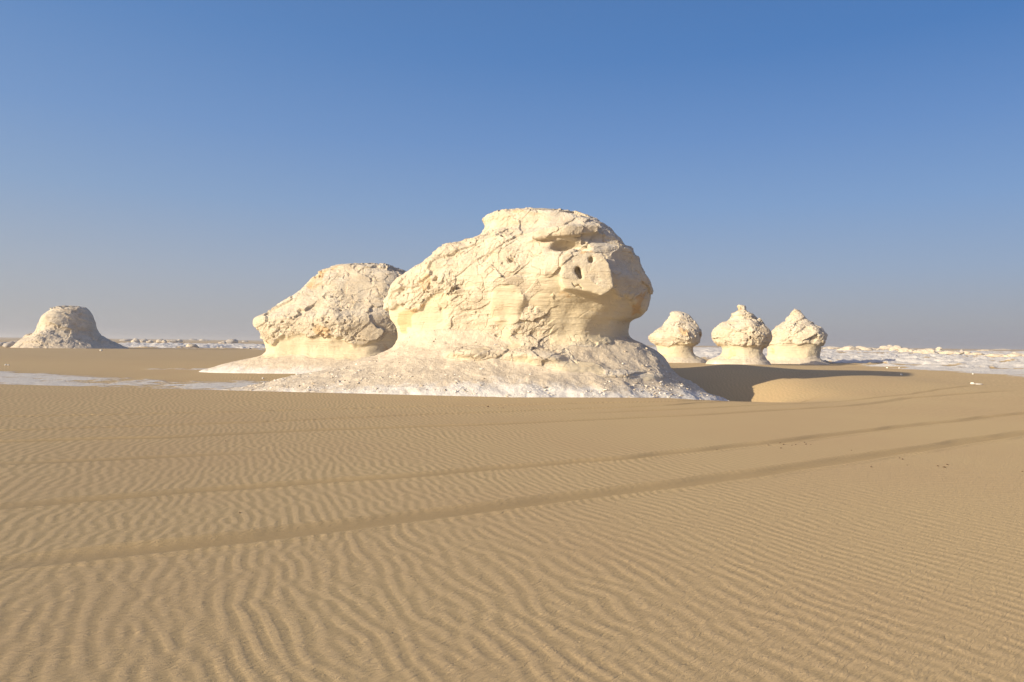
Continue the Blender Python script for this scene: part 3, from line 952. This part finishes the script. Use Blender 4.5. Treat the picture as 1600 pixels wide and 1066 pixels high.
# ------------------------------------------------------------------ the other chalk rocks
def simple_rock(name, label, px0, D, rows, h, mat, seed, depth=0.8, capline=None, s=1.0, foot=None, undercut=0.0, lumps=0.3, ledge=(0.3, 0, 0.9),
                group='chalk rock formations', parts=('debris_apron', 'stem', 'cap'), capback=None, n=2.1, amt=1.0, stain_k=0.6, levels=2, trim=None, skew=0.0, grow=0.0):
    rows = [(py, l - grow, r + grow) if capline - 1 <= py <= foot else (py, l, r) for py, l, r in rows]
    cx, cy, th = frame(px0, D)
    T = table(rows, px0, D)
    zmin = T[0, 0] - 0.9
    wl_, wr_ = T[:, 1].min() - 2.5 * h - 0.5, T[:, 2].max() + 2.5 * h + 0.5
    T = np.concatenate([[[zmin - 1, T[0, 1] * 1.08, T[0, 2] * 1.08]], T]).astype(f32)
    half = (T[:, 2] - T[:, 1]) / 2
    mid = T[len(T) // 2]
    bmax = half.max() * depth
    (ax, ay, az), (X, Y, Z) = grid(wl_, wr_, -bmax - 1.0, bmax + 1.0, zmin, T[-1, 0] + 3 * h, h)
    L = np.interp(az, T[:, 0], T[:, 1]).astype(f32)[None, None, :]
    R = np.interp(az, T[:, 0], T[:, 2]).astype(f32)[None, None, :]
    hb = (R - L) / 2 * depth
    G = skew_ellipse(X, Y, L, R, 0.0, hb, hb, n, skew)
    G = np.maximum(G, (Z - T[-1, 0]) / (hb.max()))
    Dd = to_distance(G, h)
    P = np.stack([X.ravel(), Y.ravel(), Z.ravel()], 1)
    band = np.abs(Dd.ravel()) < 1.2 * s
    o = np.zeros(X.size, f32)
    pb = P[band]
    o[band] = lumps * s * fbm(pb * (0.5 / s), seed, 3, 0.5) * S(T[1, 0] + 0.3, T[1, 0] + 1.5, pb[:, 2])
    Dd = Dd - o.reshape(X.shape)
    Dd = outline_trim(Dd, X, Y, Z, rows, px0, D, trim or foot - 2, 0.06 * s)
    V, Q = surface_nets(Dd, (ax[0], ay[0], az[0]), h)
    V, Q = keep_main(V, Q)
    V = laplace(V, Q, 1, 0.5)
    V, Q = subdivide(V, Q, levels)
    N = normals(V, Q)
    x, zz = V[:, 0], V[:, 2]
    cz = CAM_Z - uv(px0, capline)[1] * D
    fzv = CAM_Z - uv(px0, foot)[1] * D
    wob = fbm(V * (0.8 / s), seed + 3, 3) * 0.45 * s
    crust = S(-0.12 * s, 0.15 * s, zz - cz + wob)
    tal = S(0.12 * s, -0.12 * s, zz - fzv + wob * 0.5)
    d = weather(V, N, crust, s, seed + 20, ledge, amt)
    # lip under the cap
    d = d + undercut * s * (crust - 0.5) * (1 - tal)
    V = V + N * d[:, None]
    stain = S(0.3, 0.5, perlin(V * (0.8 / s), seed + 50)) * stain_k
    attrs = {'crust': crust, 'stain': stain, 'talus': tal, 'foot': S(fzv, fzv - 1.2, zz) * (0.3 if s > 2 else 0.8), 'film': 0.5 * S(0, 0.5 * s, zz - cz - 0.9 * s)}
    root = thing(name, (cx, cy, 0), label, 'rock', group, -th)
    finish(root, V, Q, None, mat, [(parts[0], tal > 0.5), (parts[2], crust > 0.5), (parts[1], np.ones(len(V), bool))], attrs)
    return root

def rocks():
    great_rock()
    simple_rock('chalk_rock', 'broad cream rock with a rough sloping cap behind the left side of the largest rock', 540, 45.0,
        [(413.5, 545, 592), (416, 525, 612), (420, 508, 624), (426, 499, 634), (433, 490, 645), (445, 478, 655), (455, 467, 660), (468, 449, 664),
         (480, 432, 668), (490, 418, 670), (497, 403, 671), (502, 396, 672), (508, 399, 673), (515, 402, 672), (525, 404, 668), (535, 408, 662), (545, 412, 656),
         (552, 411, 655), (556, 405, 657), (560, 388, 664), (564, 372, 672), (568, 354, 680), (573, 338, 690), (577, 324, 700), (581, 310, 712)],
        0.15, MAT_MID, 500, depth=0.72, capline=533, s=1.25, foot=556, undercut=0.14, lumps=0.18, ledge=(-0.4, 0.1, 0.9), n=1.75, amt=0.95, skew=0.85)
    simple_rock('chalk_rock', 'dome shaped rock with a shaded right half standing alone far out on the left', 103, 105.0,
        [(478, 88, 122), (480, 82, 133), (484, 74, 139), (490, 66, 144), (497, 60, 149), (505, 55, 152), (513, 51, 154), (520, 46, 159),
         (526, 38, 168), (531, 31, 176), (537, 22, 187), (541, 16, 195), (545, 10, 204)],
        0.36, MAT_FAR, 640, depth=0.85, capline=570, s=2.6, foot=527, undercut=0.0, lumps=0.20, n=2.0, amt=0.75, stain_k=0.3, trim=541,
        parts=('debris_apron', 'stem', 'rock_body'))
    mg = 'mushroom shaped chalk rocks'
    simple_rock('mushroom_rock', 'mushroom rock with a lopsided round cap nearest the largest rock', 1056, 72.0,
        [(487, 1050, 1061), (491, 1046, 1073), (497, 1043, 1080), (503, 1039, 1084), (510, 1034, 1091), (516, 1026, 1095), (522, 1018, 1096), (528, 1014, 1096),
         (533, 1016, 1093), (538, 1020, 1087), (541, 1026, 1082), (548, 1027, 1083), (553, 1027, 1085), (557, 1024, 1091), (561, 1016, 1100), (566, 1008, 1108)],
        0.20, MAT_MUSH, 720, depth=0.9, capline=538, s=1.25, foot=558, undercut=0.12, lumps=0.30, amt=1.25, grow=3.0, group=mg)
    simple_rock('mushroom_rock', 'tallest of the three mushroom rocks with a small knob on its peak', 1160, 61.0,
        [(477.5, 1153, 1165), (480, 1152, 1167), (483, 1155, 1165), (486, 1152, 1169), (488, 1146, 1172), (492, 1143, 1179), (498, 1138, 1182), (503, 1132, 1188), (509, 1122, 1196),
         (515, 1116, 1203), (521, 1113, 1206), (527, 1114, 1206), (533, 1116, 1203), (539, 1121, 1198), (545, 1128, 1191), (550, 1129, 1190),
         (555, 1126, 1192), (560, 1116, 1197), (564, 1106, 1203), (570, 1102, 1206)],
        0.18, MAT_MUSH, 800, depth=0.9, capline=539, s=1.15, foot=557, undercut=0.12, lumps=0.34, amt=1.5, grow=4.0, group=mg)
    simple_rock('mushroom_rock', 'rightmost mushroom rock with a pointed tent shaped cap', 1243, 73.0,
        [(484, 1238, 1249), (488, 1236, 1253), (492, 1236, 1255), (497, 1230, 1260), (503, 1225, 1267), (508, 1218, 1275), (514, 1210, 1285), (520, 1205, 1291), (526, 1203, 1294),
         (531, 1202, 1291), (536, 1200, 1286), (541, 1200, 1281), (548, 1201, 1281), (555, 1200, 1279), (560, 1196, 1282), (565, 1188, 1290), (570, 1176, 1302)],
        0.19, MAT_MUSH, 880, depth=0.9, capline=537, s=1.2, foot=558, undercut=0.14, lumps=0.28, amt=1.35, grow=4.0, ledge=(-0.5, 0.1, 0.8), group=mg)

rocks()

# ------------------------------------------------------------------ small stones and far mounds
def lump_mesh(name, seed, mat, sub=3, rough=0.25, sq=(1, 1, 1), peak=0.0, crust=0.7):
    import bmesh
    bm = bmesh.new()
    bmesh.ops.create_icosphere(bm, subdivisions=sub, radius=1.0)
    v = np.array([p.co[:] for p in bm.verts], f32)
    d = 1 + rough * fbm(v * 1.3 + seed * 3.7, seed % 50, 4, 0.55)
    if peak:
        r = np.hypot(v[:, 0], v[:, 1])
        d = d * (1 + peak * np.clip(v[:, 2], 0, 1) ** 3 * (1 - r))
    v = v * d[:, None] * np.array(sq, f32)
    for p, q in zip(bm.verts, v): p.co = q
    me = bpy.data.meshes.new(name); bm.to_mesh(me); bm.free()
    for p in me.polygons: p.use_smooth = True
    for k, val in (('crust', crust), ('stain', 0.0), ('talus', 0.0), ('foot', 0.0), ('film', 0.3)):
        at = me.attributes.new(k, 'FLOAT', 'POINT'); at.data.foreach_set('value', np.full(len(me.vertices), val, f32))
    me.materials.append(mat)
    return me

def gz(x, y):
    return float(terrain(np.array([x], f32), np.array([y], f32))[0])

def put_stone(px, py, wpx, hpx, mat, seed, name, label, cat, group, rough=0.3, peak=0.0, sub=3, depth=None, rough_sink=0.25, D=None, crust=0.7):
    """px,py: photo point where the stone meets the ground"""
    x, y = ground_pt(px, py)
    for _ in range(6):
        if D: y = D; x = uv(px, py)[0] * D; break
        x, y = ground_pt(px, py, gz(x, y))
    y = min(y, 900.0); x = uv(px, py)[0] * y
    w = wpx / F * y; hh = hpx / F * y
    me = lump_mesh(name, seed, mat, sub, rough, (w / 2, (depth or 0.8) * w / 2, hh * 0.62), peak, crust)
    o = link(name, me, None, label=label, category=cat, group=group)
    o.location = (x, y, gz(x, y) + hh * 0.30)
    o.rotation_euler = (0, 0, -math.atan(x / y))
    return o

def far_things():
    g = 'chalk mounds on the far plain'
    R_ = [ # px, base py, width, height, seed, peak, label
        (1327, 549, 34, 6.5, 1, 0.5, 'pointed white chalk mound first to the right of the mushroom rocks'),
        (1346, 549, 26, 7.0, 2, 0.6, 'small white peak just right of the first far mound'),
        (1384, 547, 22, 6.0, 3, 0.2, 'low creamy hump left of the bright double topped mound'),
        (1391, 546, 14, 6.5, 4, 0.1, 'bright rounded knob beside the low creamy hump'),
        (1401, 549, 22, 7.0, 5, 0.5, 'small pale cone between the bright knob and the long mound'),
        (1417, 551, 26, 6.5, 6, 0.2, 'pale mound with a shaded right end'),
        (1446, 555, 34, 9.5, 7, 0.5, 'broad white cone in front of the far knob topped rock'),
        (1463, 550.5, 22, 4.5, 8, 0.0, 'flat pale base of the far knob topped rock'),
        (1486, 554, 38, 6.5, 10, 0.0, 'long low cream mound right of the far knob topped rock'),
        (1509, 554, 16, 5.5, 11, 0.2, 'small white mound beside the little dark pillar'),
        (1526, 555.5, 20, 5.0, 12, 0.0, 'small cream mound standing alone on brown sand'),
        (1557, 559, 30, 6.5, 13, 0.0, 'smooth cream mound second from the right edge'),
        (1588, 560, 30, 9.0, 14, 0.1, 'rough cream mound at the right edge of the picture'),
        (1302, 546, 30, 4.5, 41, 0.2, 'low white ridge touching the rightmost mushroom rock'),
        (1362, 549, 30, 5, 42, 0.3, 'gentle white swell between the pointed mounds'),
        (1431, 552, 14, 4, 43, 0.2, 'tiny pale hump left of the broad white cone'),
        (1540, 549, 20, 2.5, 44, 0.0, 'thin pale hump near the skyline on the right'),
        (1567, 547, 22, 2.5, 45, 0.0, 'thin creamy rise on the skyline near the right edge'),
    ]
    for px, py, w, hp, sd, pk, lb in R_:
        put_stone(px, py, w, hp * 1.0, MAT_FAR2, sd, 'chalk_mound', lb, 'mound', g, 0.35, pk, 4)
    r = thing('chalk_pillar', (0, 0, 0), 'far knob shaped white pillar rising above the skyline on the right', 'rock')
    x, y = ground_pt(1467, 551.5); x = uv(1467, 551.5)[0] * y
    r.location = (x, y, gz(x, y))
    k = y / F
    for nm, dz, w, hh, sd in (('neck', 3.0, 6.5, 3.5, 60), ('knob', 6.3, 8.0, 2.6, 61)):
        me = lump_mesh(nm, sd, MAT_FAR2, 3, 0.5, (w / 2 * k, w / 2 * k, hh * k))
        o = link(nm, me, r); o.location = (0, 0, dz * k)
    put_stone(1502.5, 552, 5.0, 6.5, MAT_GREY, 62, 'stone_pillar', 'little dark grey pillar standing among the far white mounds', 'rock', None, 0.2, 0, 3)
    gl = 'chalk boulders on the far left plain'
    L_ = [
        (212, 536.5, 13, 6.5, 21, 0.3, 'cream boulder on the plain nearest the left dome rock', MAT_FAR2),
        (223, 535.0, 9, 4.0, 22, 0.0, 'small pale boulder beside the cream one near the dome rock', MAT_FAR2),
        (234, 536.0, 10, 4.0, 23, 0.2, 'bright low boulder right of the small pale one', MAT_FAR2),
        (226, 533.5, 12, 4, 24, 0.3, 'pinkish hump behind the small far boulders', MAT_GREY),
        (251, 535.5, 12, 5.5, 25, 0.1, 'cream boulder left of the long far one', MAT_FAR2),
        (257, 536.0, 8, 4.0, 26, 0.3, 'white lump touching the cream far boulder', MAT_FAR2),
        (269, 536.0, 20, 5.0, 27, 0.0, 'long low boulder on the brown strip', MAT_FAR2),
        (280, 535.0, 10, 5.0, 28, 0.2, 'pale hump at the right end of the long low boulder', MAT_FAR2),
        (300, 544.0, 17, 7.0, 29, 0.2, 'largest pale boulder on the white strip left of centre', MAT_FAR2),
        (286, 544.0, 16, 3.0, 30, 0.0, 'flat white slab beside the largest far boulder', MAT_FAR2),
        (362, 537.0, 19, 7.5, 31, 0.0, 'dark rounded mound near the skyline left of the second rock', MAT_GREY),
        (348, 537.5, 12, 4.0, 32, 0.2, 'pale low rock leaning against the dark rounded mound', MAT_FAR2),
        (347, 545.0, 7, 3.5, 33, 0.0, 'small grey stone on the white strip', MAT_GREY),
        (341, 544.5, 6, 3.0, 34, 0.0, 'tiny pale stone left of the small grey stone', MAT_FAR2),
        (390, 545.5, 5, 2.5, 35, 0.0, 'tiny grey stone close to the second rock', MAT_GREY),
        (319, 533.0, 14, 3.5, 36, 0.1, 'faint pale hump on the skyline in the middle left', MAT_FAR2),
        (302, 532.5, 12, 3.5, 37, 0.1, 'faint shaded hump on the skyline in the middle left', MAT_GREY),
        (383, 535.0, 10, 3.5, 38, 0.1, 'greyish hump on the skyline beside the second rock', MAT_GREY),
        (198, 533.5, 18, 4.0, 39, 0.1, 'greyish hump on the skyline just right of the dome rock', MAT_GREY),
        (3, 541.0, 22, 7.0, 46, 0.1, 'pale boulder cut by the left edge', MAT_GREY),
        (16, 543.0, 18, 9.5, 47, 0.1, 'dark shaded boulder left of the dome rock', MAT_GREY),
        (26, 536.0, 16, 4.0, 48, 0.1, 'pale hump behind the dark shaded boulder', MAT_FAR2),
    ]
    rnd = random.Random(4)
    for px, py, w, hp, sd, pk, lb, mt in L_:
        put_stone(px, py, w, hp, mt, sd, 'chalk_boulder', lb, 'boulder', gl, 0.3, pk, 3)

def near_stones():
    gw = 'white chips lying on the sand'
    W_ = [
        (1408, 586.5, 3.6, 3.0, 71, 'white chip beyond the tip of the long shadow'),
        (1386, 575.5, 3.0, 2.0, 72, 'white chip on the sand left of a matching one, beyond the shadow'),
        (1405, 576.0, 2.5, 2.0, 73, 'white chip on the sand right of a matching one, beyond the shadow'),
        (1520, 585.0, 2.4, 1.8, 74, 'tiny white chip below the right hand chalk field'),
        (411, 592.0, 3.4, 2.4, 75, 'small white chip left of the debris slope'),
        (9, 568.0, 3.6, 2.4, 76, 'left one of two pale chips near the left edge'),
        (13.5, 568.0, 2.8, 2.2, 77, 'right one of two pale chips near the left edge'),
        (158, 548.5, 4.0, 2.6, 78, 'pale chip on sand below the dome rock right foot'),
    ]
    for px, py, w, hp, sd, lb in W_:
        put_stone(px, py, w, hp, MAT_WHITE, sd, 'chalk_chip', lb, 'stone', gw, 0.35, 0, 2)
    # the long bone-like chalk piece on the right
    r = thing('chalk_slab', (0, 0, 0), 'long thin white chalk piece with one thick end lying on sand at the right', 'stone')
    x, y = ground_pt(1525, 604.5)
    r.location = (x, y, gz(x, y))
    k = y / F
    for nm, dx, dz, w, hh, sd in (('thick_end', -5.5, 1.0, 6.5, 3.4, 80), ('thin_end', 1.5, 0.4, 16, 1.8, 81)):
        me = lump_mesh(nm, sd, MAT_WHITE, 3, 0.35, (w / 2 * k, 4.0 * k, hh / 2 * k * 1.1))
        o = link(nm, me, r); o.location = (dx * k, 0, dz * k)
    put_stone(388, 571.5, 17, 5.5, MAT_BROWN, 90, 'weathered_stone', 'flat brown weathered stone on the apron of the second rock', 'stone', None, 0.4, 0, 3)
    put_stone(1290, 567.5, 9, 5.0, MAT_GREY, 91, 'grey_stone', 'grey stone at the right foot of the rightmost mushroom rock', 'stone', None, 0.4, 0, 3)
    # dark ironstone specks
    gd = 'dark pebbles scattered on the sand'
    rnd = random.Random(12)
    base = [(1200, 696.5, 2.6), (1219, 694, 3.4), (1224, 695, 3.2), (1227, 693, 2.4), (1220, 700.5, 3.2), (1237, 696, 2.0), (1243, 695, 2.4), (1257, 691.5, 2.6),
            (1259, 694.5, 3.0), (1267, 695, 2.0), (1404, 709.5, 3.2), (1405, 716, 3.0), (1410, 718, 3.4), (1465, 728.5, 3.8), (1475, 730.5, 4.6), (1480, 726.5, 4.2),
            (1361, 730, 3.2), (1417, 727, 2.2), (1330, 704, 2.2), (762, 636, 4.6), (786, 638, 3.0), (779, 637, 1.8), (353, 689.5, 2.6), (372, 678.5, 2.6), (375, 801.5, 3.6), (1597, 737, 3), (1120, 700, 2.0)]
    where = [('on the upper wheel track', 0, 10, 'cluster'), ('near the right edge', 10, 16, 'loose row'), ('scattered', 16, 27, '')]
    order = ['first', 'second', 'third', 'fourth', 'fifth', 'sixth', 'seventh', 'eighth', 'ninth', 'tenth']
    labels = {}
    for txt, a, b_, kind in where[:2]:
        for r_, i in enumerate(sorted(range(a, b_), key=lambda i: base[i][0])):
            labels[i] = '%s dark pebble from the left in the %s %s' % (order[r_], kind, txt)
    labels.update({16: 'dark pebble alone on sand below the lower wheel track, right side', 17: 'tiny dark speck between the two right hand pebble groups',
                   18: 'tiny dark speck between the two main wheel tracks, right side', 19: 'dark flake on sand in front of the largest rock, left and bigger one',
                   20: 'dark flake on sand in front of the largest rock, right one', 21: 'tiny dark speck between the two flakes in front of the largest rock',
                   22: 'tiny dark speck on rippled sand above the upper main track, left side', 23: 'tiny dark speck farthest from the camera on the left rippled sand',
                   24: 'single dark pebble between the two main wheel tracks, left of centre', 25: 'dark pebble touching the right edge of the picture',
                   26: 'tiny dark speck left of the pebble cluster, above the upper track'})
    protos = [lump_mesh('pebble', 100 + i, MAT_DARK, 2, 0.45, (1, 0.8, 0.6)) for i in range(4)]
    for i, (px, py, w) in enumerate(base):
        x, y = ground_pt(px, py)
        s = w / F * y / 2 * 0.85
        o = link('dark_pebble', protos[i % 4], None, label=labels[i], category='pebble', group=gd)
        dz = sand_relief(np.array([x], f32), np.array([y], f32))[0][0]
        o.location = (x, y, gz(x, y) + float(dz) + s * 0.25)
        o.scale = (s, s, s); o.rotation_euler = (rnd.uniform(-.4, .4), rnd.uniform(-.4, .4), rnd.uniform(0, 6))

def scree():
    """chalk chips strewn over the apron of the great rock: nobody could count them"""
    ap = [o for o in COL.objects if o.name.startswith('debris_apron')][0]
    root = ap.parent
    me = ap.data
    n = len(me.polygons)
    c = np.empty(n * 3, f32); me.polygons.foreach_get('center', c); c = c.reshape(-1, 3)
    r = np.random.RandomState(9)
    dens = (0.25 + S(1.2, -0.1, c[:, 2])) * S(1.0, -1.5, c[:, 1]) * S(-0.35, 0.25, fbm(c * 0.9, 700, 3)) + 0.02
    dens += 1.4 * S(3.0, 6.5, c[:, 0]) * S(-0.1, 0.3, fbm(c * 1.3, 705, 3)) * S(1.2, 0.6, c[:, 2])
    dens /= dens.sum()
    pick = r.choice(n, 5200, replace=False, p=dens)
    import bmesh
    bm = bmesh.new(); bmesh.ops.create_icosphere(bm, subdivisions=1, radius=1.0)
    iv = np.array([p.co[:] for p in bm.verts], f32); it = np.array([[q.index for q in f.verts] for f in bm.faces], np.int32); bm.free()
    Vs, Ts = [], []
    for k, i in enumerate(pick):
        s = 0.011 + 0.045 * r.rand() ** 4.5
        v = iv * (1 + 0.3 * r.normal(size=(len(iv), 1)).astype(f32)) * np.array([s * (0.8 + r.rand()), s, s * (0.4 + 0.4 * r.rand())], f32)
        a = r.rand() * 6.28
        ca, sa = math.cos(a), math.sin(a)
        v = np.stack([v[:, 0] * ca - v[:, 1] * sa, v[:, 0] * sa + v[:, 1] * ca, v[:, 2]], 1)
        Vs.append(v + c[i] + [0, 0, s * 0.12]); Ts.append(it + k * len(iv))
    V = np.concatenate(Vs)
    me = mesh_np('chalk_scree', V, np.concatenate(Ts), MAT_SCREE, None, False, True)
    o = link('chalk_scree', me, None, kind='stuff', label='loose chalk chips strewn over the debris slope of the largest rock', category='scree')
    o.matrix_world = Matrix.Translation(root.location) @ Matrix.Rotation(root.rotation_euler[2], 4, 'Z')

def scree_material():
    m, nt, b = new_mat('chalk_scree_chips')
    n = NB(nt)
    g = nt.nodes.new('ShaderNodeNewGeometry')
    v = g.outputs['Random Per Island']
    nt.links.new(n.mix(n.ramp(v, 0.2, 0.9), (0.50, 0.43, 0.34), (0.84, 0.80, 0.72)), b.inputs['Base Color'])
    return m

MAT_SCREE = scree_material()
MAT_FAR2 = rock_material('far_chalk_mounds', scale=3.0, dull=0.98)
far_things()
near_stones()
scree()

# ------------------------------------------------------------------ desert haze: one box of thin, even air
def haze():
    import bmesh
    bm = bmesh.new()
    bmesh.ops.create_cube(bm, size=1.0)
    me = bpy.data.meshes.new('haze'); bm.to_mesh(me); bm.free()
    m = bpy.data.materials.new('haze_air'); m.use_nodes = True
    nt = m.node_tree; nt.nodes.clear()
    out = nt.nodes.new('ShaderNodeOutputMaterial')
    v = nt.nodes.new('ShaderNodeVolumePrincipled')
    v.inputs['Color'].default_value = (0.86, 0.87, 0.90, 1)
    v.inputs['Density'].default_value = 0.0007
    v.inputs['Anisotropy'].default_value = 0.2
    nt.links.new(v.outputs[0], out.inputs['Volume'])
    me.materials.append(m)
    o = link('haze', me, None, kind='stuff')
    o.location = (0, 0, 4.0)
    o.scale = (6800, 6800, 13.0)

haze()
